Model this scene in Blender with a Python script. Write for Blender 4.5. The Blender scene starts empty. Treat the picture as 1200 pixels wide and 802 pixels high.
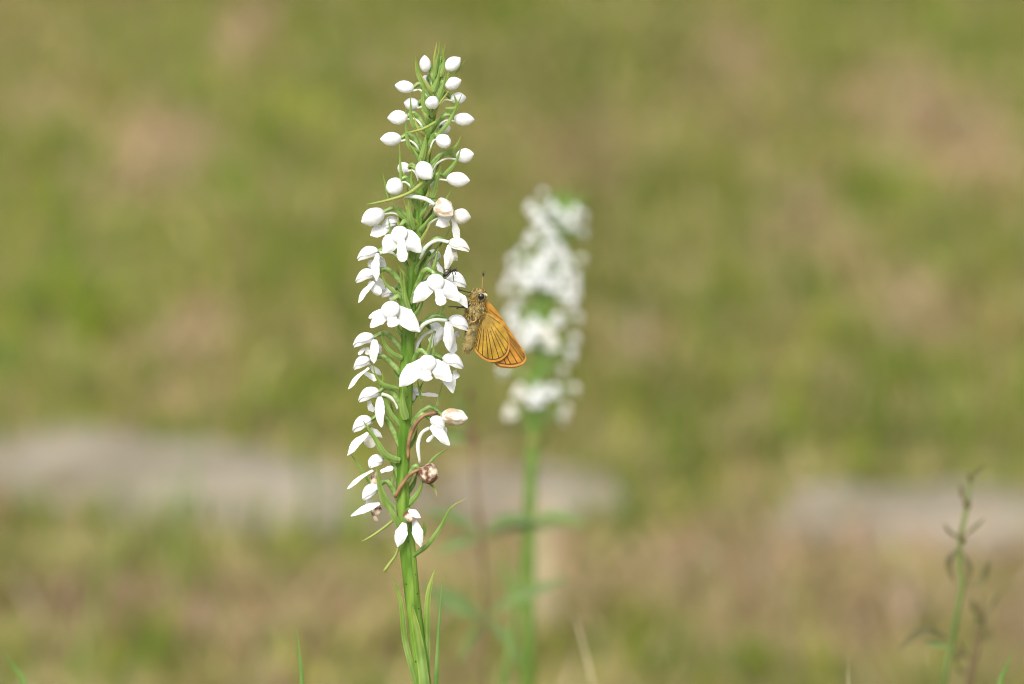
import bpy, math, random
import numpy as np
from mathutils import Vector

R = math.radians
random.seed(7)
rng = np.random.default_rng(11)
sc = bpy.context.scene
col = sc.collection

# ------------------------------------------------------------------ camera
PITCH = R(14.0)            # looking gently down at the flower spike
DIST = 1.13                # metres from lens to the spike
FOCAL = 180.0
FOCUS_Z = 0.38
X = Vector((1, 0, 0))
FWD = Vector((0, math.cos(PITCH), -math.sin(PITCH)))
UP = Vector((0, math.sin(PITCH), math.cos(PITCH)))
FP = Vector((0, 0, FOCUS_Z))
CAM = FP - FWD * DIST
S = DIST * 36.0 / FOCAL / 1200.0          # metres per photo pixel on the spike's plane

cd = bpy.data.cameras.new('camera')
cam = bpy.data.objects.new('camera', cd)
col.objects.link(cam)
cam.location = CAM
cam.rotation_euler = (math.pi / 2 - PITCH, 0, 0)
cd.lens = FOCAL
cd.sensor_width = 36.0
cd.clip_start = 0.02
cd.clip_end = 2000
cd.dof.use_dof = True
cd.dof.focus_distance = DIST - 0.003
cd.dof.aperture_fstop = 11.5
sc.camera = cam

# ------------------------------------------------------------------ world, sun, exposure
SUN_EL, SUN_AZ = R(50), R(198)            # soft high light from behind the photographer
w = bpy.data.worlds.new('World')
sc.world = w
w.use_nodes = True
nt = w.node_tree
nt.nodes.clear()
sky = nt.nodes.new('ShaderNodeTexSky')
sky.sky_type = 'NISHITA'
sky.sun_disc = False
sky.sun_elevation = SUN_EL
sky.sun_rotation = SUN_AZ
sky.dust_density = 4.0
sky.air_density = 1.0
hsv = nt.nodes.new('ShaderNodeHueSaturation')
hsv.inputs['Saturation'].default_value = 0.22      # thin overcast
bg = nt.nodes.new('ShaderNodeBackground')
bg.inputs['Strength'].default_value = 0.15
wo = nt.nodes.new('ShaderNodeOutputWorld')
nt.links.new(sky.outputs[0], hsv.inputs['Color'])
nt.links.new(hsv.outputs[0], bg.inputs[0])
nt.links.new(bg.outputs[0], wo.inputs[0])

sl = bpy.data.lights.new('sun', 'SUN')
sl.energy = 1.5
sl.angle = R(24)
sl.color = (1.0, 0.975, 0.93)
so = bpy.data.objects.new('sun', sl)
col.objects.link(so)
d = Vector((math.sin(SUN_AZ) * math.cos(SUN_EL), math.cos(SUN_AZ) * math.cos(SUN_EL), math.sin(SUN_EL)))
so.rotation_euler = (-d).to_track_quat('-Z', 'Y').to_euler()
so.location = d * 5

sc.view_settings.view_transform = 'Standard'
sc.view_settings.look = 'None'
sc.view_settings.gamma = 1.0
sc.view_settings.use_curve_mapping = False
sc.view_settings.exposure = 0.76
sc.render.engine = 'CYCLES'
sc.cycles.use_denoising = True
sc.cycles.pixel_filter_type = 'BLACKMAN_HARRIS'
sc.cycles.filter_width = 1.05
sc.cycles.max_bounces = 8
sc.cycles.transparent_max_bounces = 8

# ------------------------------------------------------------------ helpers
def lin(r, g, b):
    f = lambda c: (c / 255 / 12.92) if c <= 10 else ((c / 255 + 0.055) / 1.055) ** 2.4
    return (f(r), f(g), f(b))

def P(x, y, wp=0.0, depth=DIST):
    """photo pixel + pixels towards the camera -> world point at that depth"""
    dd = depth - wp * S
    k = dd / DIST * S
    return CAM + FWD * dd + X * ((x - 600) * k) + UP * ((401 - y) * k)

def G(x, y, z=0.0):
    """photo pixel -> the point where its ray meets the height z"""
    r = FWD * DIST + X * ((x - 600) * S) + UP * ((401 - y) * S)
    t = (z - CAM.z) / r.z
    return CAM + r * t

WORLD = {}
def obj(name, verts, faces, mat, parent=None, smooth=True, colors=None):
    v = np.array([tuple(p) for p in verts], dtype=float)
    c = v.mean(axis=0)
    me = bpy.data.meshes.new(name)
    me.from_pydata((v - c).tolist(), [], faces)
    if smooth:
        me.polygons.foreach_set('use_smooth', np.ones(len(me.polygons), dtype=bool))
    if colors is not None:
        a = me.color_attributes.new('col', 'FLOAT_COLOR', 'POINT')
        a.data.foreach_set('color', np.array([(*q[:3], 1) for q in colors], dtype=np.float32).ravel())
    me.materials.append(mat)
    me.update()
    o = bpy.data.objects.new(name, me)
    col.objects.link(o)
    if parent is not None:
        o.parent = parent
        o.location = Vector(c) - WORLD[parent]
    else:
        o.location = c
    WORLD[o] = Vector(c)
    return o

def thing(name, loc, label, cat, group=None):
    o = bpy.data.objects.new(name, None)
    o.empty_display_size = 0.02
    o.location = loc
    col.objects.link(o)
    WORLD[o] = Vector(loc)
    tag(o, label, cat, group)
    return o

def tag(o, label=None, cat=None, group=None, kind=None):
    if label: o['label'] = label
    if cat: o['category'] = cat
    if group: o['group'] = group
    if kind: o['kind'] = kind
    return o

def smooth_path(pts, n, even=False):
    """Catmull-Rom through the points, n samples"""
    pts = [Vector(p) for p in pts]
    if len(pts) == 2:
        return [pts[0].lerp(pts[1], i / (n - 1)) for i in range(n)]
    q = [pts[0] * 2 - pts[1]] + pts + [pts[-1] * 2 - pts[-2]]
    out = []
    m = len(pts) - 1
    if even:
        dense = smooth_path(pts, 24 * m)
        cl = np.concatenate([[0], np.cumsum([(dense[i + 1] - dense[i]).length for i in range(len(dense) - 1)])])
        ii = np.interp(np.linspace(0, cl[-1], n), cl, np.arange(len(dense)))
        return [dense[int(k)].lerp(dense[min(int(k) + 1, len(dense) - 1)], k - int(k)) for k in ii]
    for i in range(n):
        t = i / (n - 1) * m
        k = min(int(t), m - 1)
        u = t - k
        a, b, c, e = q[k], q[k + 1], q[k + 2], q[k + 3]
        d0, d1, d2 = (max(1e-6, (g - f).length ** .5) for f, g in ((a, b), (b, c), (c, e)))
        t1 = (b - a) / d0 - (c - a) / (d0 + d1) + (c - b) / d1
        t2 = (c - b) / d1 - (e - b) / (d1 + d2) + (e - c) / d2
        t1, t2 = t1 * d1, t2 * d1
        out.append((2 * u ** 3 - 3 * u * u + 1) * b + (u ** 3 - 2 * u * u + u) * t1 + (3 * u * u - 2 * u ** 3) * c + (u ** 3 - u * u) * t2)
    return out

def tube(pts, radii, n=14, seg=8, ribs=0, rib=0.12, twist=0.0, closed=True):
    c = smooth_path(pts, n)
    rr = np.interp(np.linspace(0, 1, n), np.linspace(0, 1, len(radii)), radii)
    V, F = [], []
    nrm = None
    for i in range(n):
        t = (c[min(i + 1, n - 1)] - c[max(i - 1, 0)]).normalized()
        if nrm is None:
            nrm = t.orthogonal().normalized()
        nrm = (nrm - t * nrm.dot(t)).normalized()
        b = t.cross(nrm)
        for j in range(seg):
            a = 2 * math.pi * j / seg
            k = 1.0
            if ribs:
                k = 1 + rib * math.cos(ribs * (a + twist * i / n))
            V.append(c[i] + (nrm * math.cos(a) + b * math.sin(a)) * (rr[i] * k))
    for i in range(n - 1):
        for j in range(seg):
            F.append((i * seg + j, i * seg + (j + 1) % seg, (i + 1) * seg + (j + 1) % seg, (i + 1) * seg + j))
    if closed:
        F.append(tuple(range(seg - 1, -1, -1)))
        F.append(tuple((n - 1) * seg + j for j in range(seg)))
    return V, F

PROF = {
    'sepal': [(0, .36), (.12, .6), (.3, .88), (.46, 1), (.62, .93), (.78, .68), (.89, .44), (.97, .22), (1, .10)],
    'lip': [(0, .55), (.2, .7), (.45, .8), (.7, 1), (.86, .95), (.95, .7), (1, .35)],
    'strap': [(0, .6), (.3, .7), (.6, 1), (.85, .9), (.95, .6), (1, .15)],
    'lance': [(0, .75), (.12, 1), (.35, .9), (.6, .6), (.8, .32), (.93, .14), (1, .03)],
    'grass': [(0, .8), (.3, 1), (.6, .95), (.8, .75), (.92, .42), (1, .03)],
    'tall': [(0, .7), (.5, 1), (.86, .95), (.93, .72), (.975, .38), (1, .03)],
    'leaf': [(0, .12), (.15, .5), (.4, 1), (.6, .92), (.8, .55), (1, .03)],
}
RC = []        # tint of the last ribbon: paler margins and midrib, yellowing tip
def ribbon(pts, width, prof='lance', nrm=None, cup=0.25, n=12, m=5, thick=0.06, wav=0.0, twist=0.0):
    """thin two-sided blade along a path; nrm is the way its face looks"""
    c = smooth_path(pts, n, True)
    nrm = Vector(nrm) if nrm is not None else -FWD
    ts = [p[0] for p in PROF[prof]]
    ws = [p[1] for p in PROF[prof]]
    V, F = [], []
    RC.clear()
    ph = random.uniform(0, 6)
    for sgn in (1, -1):
        for i in range(n):
            t = i / (n - 1)
            ax = (c[min(i + 1, n - 1)] - c[max(i - 1, 0)]).normalized()
            nn = nrm - ax * nrm.dot(ax)
            if nn.length < 1e-3:
                nn = ax.orthogonal()
            nn.normalize()
            sd = ax.cross(nn)
            if twist:
                a = twist * t
                nn, sd = nn * math.cos(a) + sd * math.sin(a), sd * math.cos(a) - nn * math.sin(a)
            hw = 0.5 * width * np.interp(t, ts, ws)
            if wav > .1: hw *= 1 + .05 * math.sin(17 * t + ph) + .04 * math.sin(31 * t + 2 * ph)
            for j in range(m):
                s = 2 * j / (m - 1) - 1
                z = -cup * hw * abs(s) ** 1.35 + wav * hw * math.sin(ph + 7 * t + 2.2 * s) * abs(s)
                z += sgn * thick * 0.5 * width * (1 - abs(s) ** 6) * 0.9
                V.append(c[i] + sd * (hw * s) + nn * z)
                e = .82 + .55 * abs(s) ** 2.5 + .2 * math.exp(-(s / .15) ** 2)
                y_ = max(0, t - .45) * 1.1
                RC.append((e * (1 + y_), e * (1 + .45 * y_), e * (1 + .3 * y_)))
    k = n * m
    for g in (0, 1):
        for i in range(n - 1):
            for j in range(m - 1):
                q = (i * m + j, i * m + j + 1, (i + 1) * m + j + 1, (i + 1) * m + j)
                F.append(tuple(a + g * k for a in (q if g == 0 else q[::-1])))
    return V, F

def egg(base, axis, up, L, W, kind='bud', rings=14, seg=24, seed=0):
    """pointed egg from base along axis; 'hood' is open and hollow below"""
    axis = axis.normalized()
    up = (up - axis * up.dot(axis))
    if up.length < 1e-4: up = axis.orthogonal()
    up.normalize()
    sd = axis.cross(up)
    rs = random.Random(seed)
    p1, p2 = rs.uniform(0, 6), rs.uniform(0, 6)
    V, F = [], []
    for i in range(rings):
        t = i / (rings - 1)
        u = 0.5 - 0.5 * math.cos(math.pi * min(t * 0.97 + 0.015, 1))
        r = np.interp(u, [0, .04, .12, .25, .42, .58, .72, .84, .93, .98, 1], [.16, .42, .66, .87, 1, .98, .84, .59, .30, .14, .04])
        for j in range(seg):
            a = 2 * math.pi * j / seg
            k = 1 + 0.035 * math.cos(3 * a + p1) + 0.02 * math.sin(2 * a + 4 * u + p2)
            for g in (0.9, -0.9, math.pi):          # seams between the closed tepals
                dlt = (a - g + math.pi) % (2 * math.pi) - math.pi
                k -= 0.15 * math.exp(-(dlt / 0.13) ** 2) * math.sin(math.pi * u)
            yy = math.sin(a) * r * k * W / 2
            zz = math.cos(a) * r * k * W / 2
            xx = u * L
            if kind == 'hood':
                if zz < 0:
                    e = math.sin(math.pi * min(1, u * 1.05))
                    zz *= 1 - 1.0 * max(0, (u - .12)) ** .5 * e
                    xx += 0.02 * L
                zz -= 0.16 * W * max(0, u - .55) ** 1.2 * 2.0      # beak droops
            V.append(base + axis * xx + sd * yy + up * zz)
    for i in range(rings - 1):
        for j in range(seg):
            F.append((i * seg + j, i * seg + (j + 1) % seg, (i + 1) * seg + (j + 1) % seg, (i + 1) * seg + j))
    F.append(tuple(range(seg - 1, -1, -1)))
    F.append(tuple((rings - 1) * seg + j for j in range(seg)))
    return V, F

def hood_shell(base, axis, up, L, W, a0, a1, k=1.0, flat=.84, rings=15, seg=15, seed=0, thick=.03, drop=.20):
    """one cupped tepal of the hood: a strip of an egg between two angles, with inner and outer faces"""
    axis = axis.normalized()
    up = up - axis * up.dot(axis)
    if up.length < 1e-4: up = axis.orthogonal()
    up.normalize()
    sd = axis.cross(up)
    rs = random.Random(seed)
    p1, p2, p3 = (rs.uniform(0, 6) for _ in range(3))
    V, F = [], []
    for sh in (0, 1):
        for i in range(rings):
            t = i / (rings - 1)
            u = 0.5 - 0.5 * math.cos(math.pi * (t * .98 + .015))
            r = np.interp(u, [0, .04, .12, .25, .42, .58, .72, .84, .93, .98, 1], [.2, .46, .70, .9, 1, .98, .86, .64, .38, .18, .05])
            for j in range(seg):
                q = j / (seg - 1)
                sp = 0.62 + 0.38 * math.sin(math.pi * min(1, u * .9 + .12)) + .05 * math.sin(9 * u + p1)
                mid = (a0 + a1) / 2
                a = mid + ((a0 + (a1 - a0) * q) - mid) * sp
                kk = k * (1 + .03 * math.sin(3 * a + p2 + 3 * u) + .07 * math.exp(-(a / .22) ** 2)) - sh * thick
                yy = math.sin(a) * r * kk * W / 2
                zz = math.cos(a) * r * kk * W / 2 * flat - drop * W * max(0, u - .5) ** 1.2 * 2.2
                V.append(base + axis * (u * L * (1 - .03 * sh)) + sd * yy + up * zz)
    n1 = rings * seg
    for sh in (0, 1):
        for i in range(rings - 1):
            for j in range(seg - 1):
                f = (i * seg + j, i * seg + j + 1, (i + 1) * seg + j + 1, (i + 1) * seg + j)
                F.append(tuple(x + sh * n1 for x in (f if sh == 0 else f[::-1])))
    for i in range(rings - 1):
        for j in (0, seg - 1):
            F.append((i * seg + j, (i + 1) * seg + j, (i + 1) * seg + j + n1, i * seg + j + n1))
    return V, F

def crumple(V, amt):
    out = []
    for v in V:
        q = v * 420.0
        o = Vector((math.sin(q.y * 3.1 + q.z * 1.7), math.sin(q.z * 2.9 + q.x * 2.3), math.sin(q.x * 3.7 + q.y * 1.3)))
        o += 0.6 * Vector((math.sin(q.z * 7.1), math.sin(q.x * 6.3), math.sin(q.y * 8.2)))
        out.append(v + o * amt)
    return out

def ball(c, r, sx=1, sy=1, sz=1, seg=14, rings=9):
    V, F = [], []
    for i in range(rings):
        th = math.pi * (i + 0.02) / (rings - 1 + 0.04)
        for j in range(seg):
            a = 2 * math.pi * j / seg
            V.append(c + Vector((r * sx * math.sin(th) * math.cos(a), r * sy * math.sin(th) * math.sin(a), r * sz * math.cos(th))))
    for i in range(rings - 1):
        for j in range(seg):
            F.append((i * seg + j, i * seg + (j + 1) % seg, (i + 1) * seg + (j + 1) % seg, (i + 1) * seg + j))
    F.append(tuple(range(seg - 1, -1, -1)))
    F.append(tuple((rings - 1) * seg + j for j in range(seg)))
    return V, F

# ------------------------------------------------------------------ materials
def mat(name, c1, c2=None, scale=900, rough=0.5, trans=0.0, tcol=None, bump=0.0, bscale=2500, spec=0.3,
        speck=None, speck_scale=500, speck_size=0.16, stretch=None, attr=False, detail=3.0, lo=.35, hi=.65):
    m = bpy.data.materials.new(name)
    m.use_nodes = True
    t = m.node_tree
    N, Lk = t.nodes, t.links
    bs = N['Principled BSDF']
    out = N['Material Output']
    bs.inputs['Roughness'].default_value = rough
    bs.inputs['Specular IOR Level'].default_value = spec
    tc = N.new('ShaderNodeTexCoord')
    src = tc.outputs['Object']
    mp = N.new('ShaderNodeMapping')
    Lk.new(src, mp.inputs['Vector'])
    if stretch: mp.inputs['Scale'].default_value = stretch
    ns = N.new('ShaderNodeTexNoise')
    ns.inputs['Scale'].default_value = scale
    ns.inputs['Detail'].default_value = detail
    Lk.new(mp.outputs[0], ns.inputs['Vector'])
    rp = N.new('ShaderNodeValToRGB')
    rp.color_ramp.elements[0].position = lo
    rp.color_ramp.elements[1].position = hi
    rp.color_ramp.elements[0].color = (*c1, 1)
    rp.color_ramp.elements[1].color = (*(c2 or c1), 1)
    Lk.new(ns.outputs['Fac'], rp.inputs[0])
    cur = rp.outputs[0]
    if attr:
        at = N.new('ShaderNodeAttribute')
        at.attribute_name = 'col'
        mx = N.new('ShaderNodeMix'); mx.data_type = 'RGBA'; mx.blend_type = 'MULTIPLY'
        mx.inputs[0].default_value = 1
        Lk.new(at.outputs['Color'], mx.inputs[6]); Lk.new(cur, mx.inputs[7])
        cur = mx.outputs[2]
    if speck:
        vo = N.new('ShaderNodeTexVoronoi')
        vo.inputs['Scale'].default_value = speck_scale
        Lk.new(tc.outputs['Object'], vo.inputs['Vector'])
        r2 = N.new('ShaderNodeValToRGB')
        r2.color_ramp.elements[0].position = speck_size * .7
        r2.color_ramp.elements[1].position = speck_size
        r2.color_ramp.elements[0].color = (1, 1, 1, 1)
        r2.color_ramp.elements[1].color = (0, 0, 0, 1)
        Lk.new(vo.outputs['Distance'], r2.inputs[0])
        mx = N.new('ShaderNodeMix'); mx.data_type = 'RGBA'
        Lk.new(r2.outputs[0], mx.inputs[0]); Lk.new(cur, mx.inputs[6])
        mx.inputs[7].default_value = (*speck, 1)
        cur = mx.outputs[2]
    Lk.new(cur, bs.inputs['Base Color'])
    if bump:
        nb = N.new('ShaderNodeTexNoise')
        nb.inputs['Scale'].default_value = bscale
        nb.inputs['Detail'].default_value = 4
        Lk.new(mp.outputs[0], nb.inputs['Vector'])
        bp = N.new('ShaderNodeBump')
        bp.inputs['Strength'].default_value = bump
        bp.inputs['Distance'].default_value = 0.6 / bscale
        Lk.new(nb.outputs['Fac'], bp.inputs['Height'])
        Lk.new(bp.outputs[0], bs.inputs['Normal'])
    if trans:
        tr = N.new('ShaderNodeBsdfTranslucent')
        if tcol:
            tr.inputs[0].default_value = (*tcol, 1)
        else:
            Lk.new(cur, tr.inputs[0])
        mix = N.new('ShaderNodeMixShader')
        mix.inputs[0].default_value = trans
        Lk.new(bs.outputs[0], mix.inputs[1]); Lk.new(tr.outputs[0], mix.inputs[2])
        Lk.new(mix.outputs[0], out.inputs[0])
    return m

M = {}
M['petal'] = mat('white_petal', (.80, .81, .79), (.85, .85, .85), 500, .5, .32, bump=.45, bscale=1500, spec=.25)
M['speckled_petal'] = mat('speckled_white_petal', (.78, .79, .75), (.84, .84, .82), 500, .5, .2, bump=.3, bscale=1800, spec=.25,
                          speck=(.08, .06, .04), speck_scale=330, speck_size=.085)
M['cream'] = mat('cream_petal', (.74, .70, .58), (.82, .81, .76), 420, .5, .2, bump=.35, bscale=1500, spec=.25)
M['old'] = mat('withering_petal', (.52, .38, .25), (.80, .77, .69), 500, .6, .12, bump=.6, bscale=1300, stretch=(.35, 1.6, 1.6), lo=.38, hi=.5)
M['brown'] = mat('dead_brown_petal', (.13, .055, .025), (.72, .58, .44), 520, .6, .08, bump=.8, bscale=1200, lo=.42, hi=.62)
M['browntube'] = mat('brown_spur', (.10, .04, .025), (.34, .20, .09), 300, .55, .05, bump=.4)
M['spur'] = mat('pale_spur', (.60, .66, .50), (.80, .82, .76), 300, .45, .2, bump=.2)
M['stem'] = mat('green_stem', (.07, .165, .013), (.19, .31, .045), 520, .38, .12, bump=.6, bscale=900, stretch=(1, 1, .10),
                speck=(.05, .05, .015), speck_scale=420, speck_size=.10)
M['ovary'] = mat('green_ovary', (.11, .215, .03), (.30, .41, .125), 700, .32, .15, bump=.5, bscale=1400, spec=.45)
M['bract'] = mat('green_bract', (.11, .215, .03), (.26, .37, .095), 300, .4, .25, bump=.5, bscale=1100, stretch=(1, 1, .25), attr=True)
M['bract_yellow'] = mat('yellow_green_bract', (.20, .28, .045), (.32, .36, .09), 260, .5, .25, bump=.3, attr=True)
M['stalk'] = mat('yellow_green_stalk', (.20, .28, .045), (.32, .36, .09), 260, .5, .15, bump=.3)
M['tip'] = mat('brown_bract', (.16, .09, .03), (.30, .24, .08), 300, .6, .1, bump=.3)

# ------------------------------------------------------------------ ground
def noise2(x, y, seed=0):
    r = np.random.default_rng(seed)
    z = np.zeros_like(x)
    for f, a in ((2.2, 1), (4.7, .8), (9.5, .6), (19, .4)):
        for _ in range(3):
            an = r.uniform(0, 6.28); ph = r.uniform(0, 6.28)
            z += a * np.sin(f * (x * np.cos(an) + y * np.sin(an)) * 2.1 + ph + 1.3 * np.sin(f * .7 * y + ph)) / 3
    return z

def ground_h(x, y):
    far = np.clip((np.hypot(x, y) - 1.0) / 3, 0, 1)
    return 0.008 * noise2(x, y, 5) * (0.4 + 0.6 * far)

xs = np.concatenate([[-300, -80, -25, -9], np.linspace(-4, 4, 81), [9, 25, 80, 300]])
ys = np.concatenate([[-300, -80, -25, -6], np.linspace(-2, 6, 101), [9, 25, 80, 300]])
gx, gy = np.meshgrid(xs, ys)
gz = ground_h(gx, gy)
gv = np.stack([gx.ravel(), gy.ravel(), gz.ravel()], 1)
nx = len(xs)
gf = [(j * nx + i, j * nx + i + 1, (j + 1) * nx + i + 1, (j + 1) * nx + i) for j in range(len(ys) - 1) for i in range(nx - 1)]
M['soil'] = mat('dry_soil', (.10, .085, .03), (.25, .21, .085), 14, .95, bump=.7, bscale=60, detail=8, spec=.1)
tag(obj('ground', gv, gf, M['soil']), kind='structure')

# patches of greener (+) and drier (-) turf: photo pixel, radii, strength
PATCH = [(80, 385, 80, 60, 1.5), (600, 500, 500, 22, .35), (900, 700, 260, 60, -.35), (150, 730, 200, 40, -.2), (560, 560, 60, 25, -.5), (20, 455, 60, 35, 1.2), (307, 126, 60, 50, .8), (214, 71, 40, 40, .4), (406, 320, 60, 50, .6),
         (20, 250, 60, 80, .4), (973, 38, 60, 40, .7), (1011, 230, 45, 30, .9), (825, 219, 50, 40, .8), (1148, 285, 60, 40, .7),
         (1050, 432, 50, 40, 1.3), (830, 335, 60, 30, .6), (870, 505, 90, 30, .7), (1050, 490, 80, 30, .7), (700, 480, 60, 35, .5),
         (180, 650, 110, 28, 1.0), (350, 655, 70, 28, .9), (160, 745, 50, 25, .7), (750, 775, 80, 25, 1.0), (910, 790, 70, 22, .8), (700, 620, 50, 40, .7), (790, 590, 40, 40, .5), (290, 500, 40, 25, .9), (130, 800, 70, 20, .5), (640, 60, 50, 50, .5),
         (290, 55, 50, 40, -.8), (200, 180, 70, 50, -1.1), (230, 405, 50, 40, -.7), (40, 130, 60, 30, -.5), (1080, 130, 100, 60, -1.0),
         (951, 247, 60, 40, -.8), (1072, 373, 50, 40, -.9), (737, 417, 50, 30, -.8), (870, 60, 60, 40, -.6), (250, 490, 90, 25, -.8),
         (280, 725, 120, 30, -1.0), (90, 735, 70, 40, -.7), (860, 670, 70, 40, -.8), (1050, 680, 80, 40, -1.3), (950, 760, 80, 30, -.5),
         (680, 200, 60, 60, -.3), (1190, 700, 40, 60, -1.0), (640, 650, 60, 50, -.9)]
PW = []
for (px, py, rx, ry, am) in PATCH:
    a = G(px, py); b = G(px + rx, py); c = G(px, py - ry)
    PW.append((a.x, a.y, b.x - a.x, c.y - a.y, am))

def greenness(x, y):
    g = 0.36 * noise2(x * 1.6, y * 1.0, 21) + 0.17
    for (cx, cy, rx, ry, am) in PW:
        g += 1.7 * am * np.exp(-((x - cx) / rx) ** 2 - ((y - cy) / ry) ** 2)
    return g

def grass_mesh(name, n, x0, x1, y0, y1, dry, hmin, hmax, wmin, wmax, material, seed, excl=None):
    r = np.random.default_rng(seed)
    x = r.uniform(x0, x1, n); y = r.uniform(y0, y1, n)
    g = greenness(x, y) + r.normal(0, .26, n)
    keep = (g < 0.08) if dry else (g > -0.16)
    if excl: keep &= ~((x > excl[0]) & (x < excl[1]) & (y > excl[2]) & (y < excl[3]))
    # stay off the stones
    for (cx, cy, hx, hy, an) in STONE_FOOT:
        u = (x - cx) * math.cos(an) + (y - cy) * math.sin(an)
        v = -(x - cx) * math.sin(an) + (y - cy) * math.cos(an)
        keep &= ~(((u / hx) ** 2 + (v / hy) ** 2) < 0.42)
    x, y, g = x[keep], y[keep], g[keep]
    n = len(x)
    z = ground_h(x, y) - 0.002
    h = r.uniform(hmin, hmax, n) * (0.75 + 0.25 * np.clip(np.abs(g), 0, 1.2))
    wd = r.uniform(wmin, wmax, n)
    an = r.uniform(0, 2 * np.pi, n)
    lean = r.uniform(.2, 1.3, n) if not dry else r.uniform(.5, 1.5, n)
    la = r.uniform(0, 2 * np.pi, n)
    dx, dy = np.cos(la), np.sin(la)
    sx, sy = np.cos(an), np.sin(an)
    V = np.zeros((n, 5, 3))
    base = np.stack([x, y, z], 1)
    mid = base + np.stack([dx * np.sin(lean * .6) * h * .5, dy * np.sin(lean * .6) * h * .5, np.cos(lean * .6) * h * .5], 1)
    top = mid + np.stack([dx * np.sin(lean) * h * .5, dy * np.sin(lean) * h * .5, np.cos(lean) * h * .5 + .002], 1)
    sv = np.stack([sx, sy, np.zeros(n)], 1) * wd[:, None] * .5
    V[:, 0] = base - sv; V[:, 1] = base + sv; V[:, 2] = mid + sv * .8; V[:, 3] = mid - sv * .8; V[:, 4] = top
    if dry:
        pal = np.array([(.32, .275, .085), (.40, .345, .125), (.28, .22, .075), (.24, .165, .065), (.45, .385, .18), (.34, .25, .115)])
    else:
        pal = np.array([(.10, .175, .012), (.155, .215, .018), (.215, .24, .03), (.08, .145, .012), (.26, .265, .05), (.12, .205, .03)])
    tone = 1 + .20 * np.clip(noise2(x * 3.0 + 4, y * 1.5, 33), -1.3, 1.3)      # clumps of paler and browner blades
    c = pal[r.integers(0, len(pal), n)] * r.uniform(.75, 1.25, (n, 1)) * tone[:, None]
    if not dry: c[:, 2] *= .9
    else:                # the barest spots carry pinkish brown litter
        lit = np.clip((-g - .05) / .7, 0, 1)[:, None]
        c *= 1 - lit * np.array([-.02, .14, -.45])
    cols = np.ones((n, 5, 4), dtype=np.float32)
    cols[:, :, :3] = c[:, None, :]
    idx = np.arange(n)[:, None] * 5
    me = bpy.data.meshes.new(name)
    me.vertices.add(n * 5)
    me.vertices.foreach_set('co', V.ravel())
    li = np.concatenate([idx + np.array([0, 1, 2, 3]), idx + np.array([3, 2, 4])], 1).ravel()
    me.loops.add(len(li)); me.loops.foreach_set('vertex_index', li)
    me.polygons.add(2 * n)
    st = (np.arange(n)[:, None] * 7 + np.array([0, 4])).ravel()
    me.polygons.foreach_set('loop_start', st)
    me.polygons.foreach_set('loop_total', np.tile([4, 3], n))
    a = me.color_attributes.new('col', 'FLOAT_COLOR', 'POINT')
    a.data.foreach_set('color', cols.ravel())
    me.materials.append(material)
    me.update(calc_edges=True); me.validate()
    o = bpy.data.objects.new(name, me)
    col.objects.link(o)
    return o

# ------------------------------------------------------------------ stones half sunk in the turf
M['stone'] = mat('grey_stone', (.16, .135, .09), (.30, .26, .195), 18, .85, bump=.8, bscale=90, detail=8, spec=.2,
                 speck=(.16, .12, .08), speck_scale=40, speck_size=.12)
STONE_FOOT = []
def stone(px0, py0, px1, py1, hy, hz, label, seed):
    a, b = G(px0, py0), G(px1, py1)
    c = (a + b) / 2
    hx = (b - a).length / 2
    an = math.atan2(b.y - a.y, b.x - a.x)
    r = random.Random(seed)
    V, F = [], []
    nu, nv = 40, 18
    ph = [r.uniform(0, 6.28) for _ in range(8)]
    for i in range(nv):
        th = math.pi * i / (nv - 1)
        for j in range(nu):
            p = 2 * math.pi * j / nu
            ex = lambda q, e: math.copysign(abs(q) ** e, q)
            u = ex(math.sin(th), .6) * ex(math.cos(p), .7)
            v = ex(math.sin(th), .6) * ex(math.sin(p), .7)
            z = ex(math.cos(th), .75)
            k = 1 + .06 * math.sin(3 * p + ph[0]) + .05 * math.sin(5 * p + 2 * th + ph[1]) + .03 * math.sin(11 * p + 5 * th + ph[2])
            zz = z * hz * (1 + .10 * math.sin(u * 5 + ph[3]) + .12 * math.sin(v * 4 + u * 9 + ph[4]) + .06 * math.sin(u * 23 + ph[5]))
            uu, vv = u * hx * k, v * hy * (k + .12 * math.sin(u * 7 + ph[6]))
            V.append(Vector((c.x + uu * math.cos(an) - vv * math.sin(an), c.y + uu * math.sin(an) + vv * math.cos(an), zz)))
    for i in range(nv - 1):
        for j in range(nu):
            F.append((i * nu + j, (i + 1) * nu + j, (i + 1) * nu + (j + 1) % nu, i * nu + (j + 1) % nu))
    STONE_FOOT.append((c.x, c.y, hx, hy, an))
    tag(obj('stone', V, F, M['stone']), label, 'stone', 'grey stones in the turf')
stone(-90, 534, 470, 610, .070, .009, 'longest of the low grey stones, sunk in the open turf', 3)
stone(520, 588, 725, 584, .045, .008, 'small flat grey stone behind the blurred orchid stem', 8)
stone(895, 604, 1290, 620, .046, .009, 'flat pale grey stone behind the thin brown weed', 5)

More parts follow.
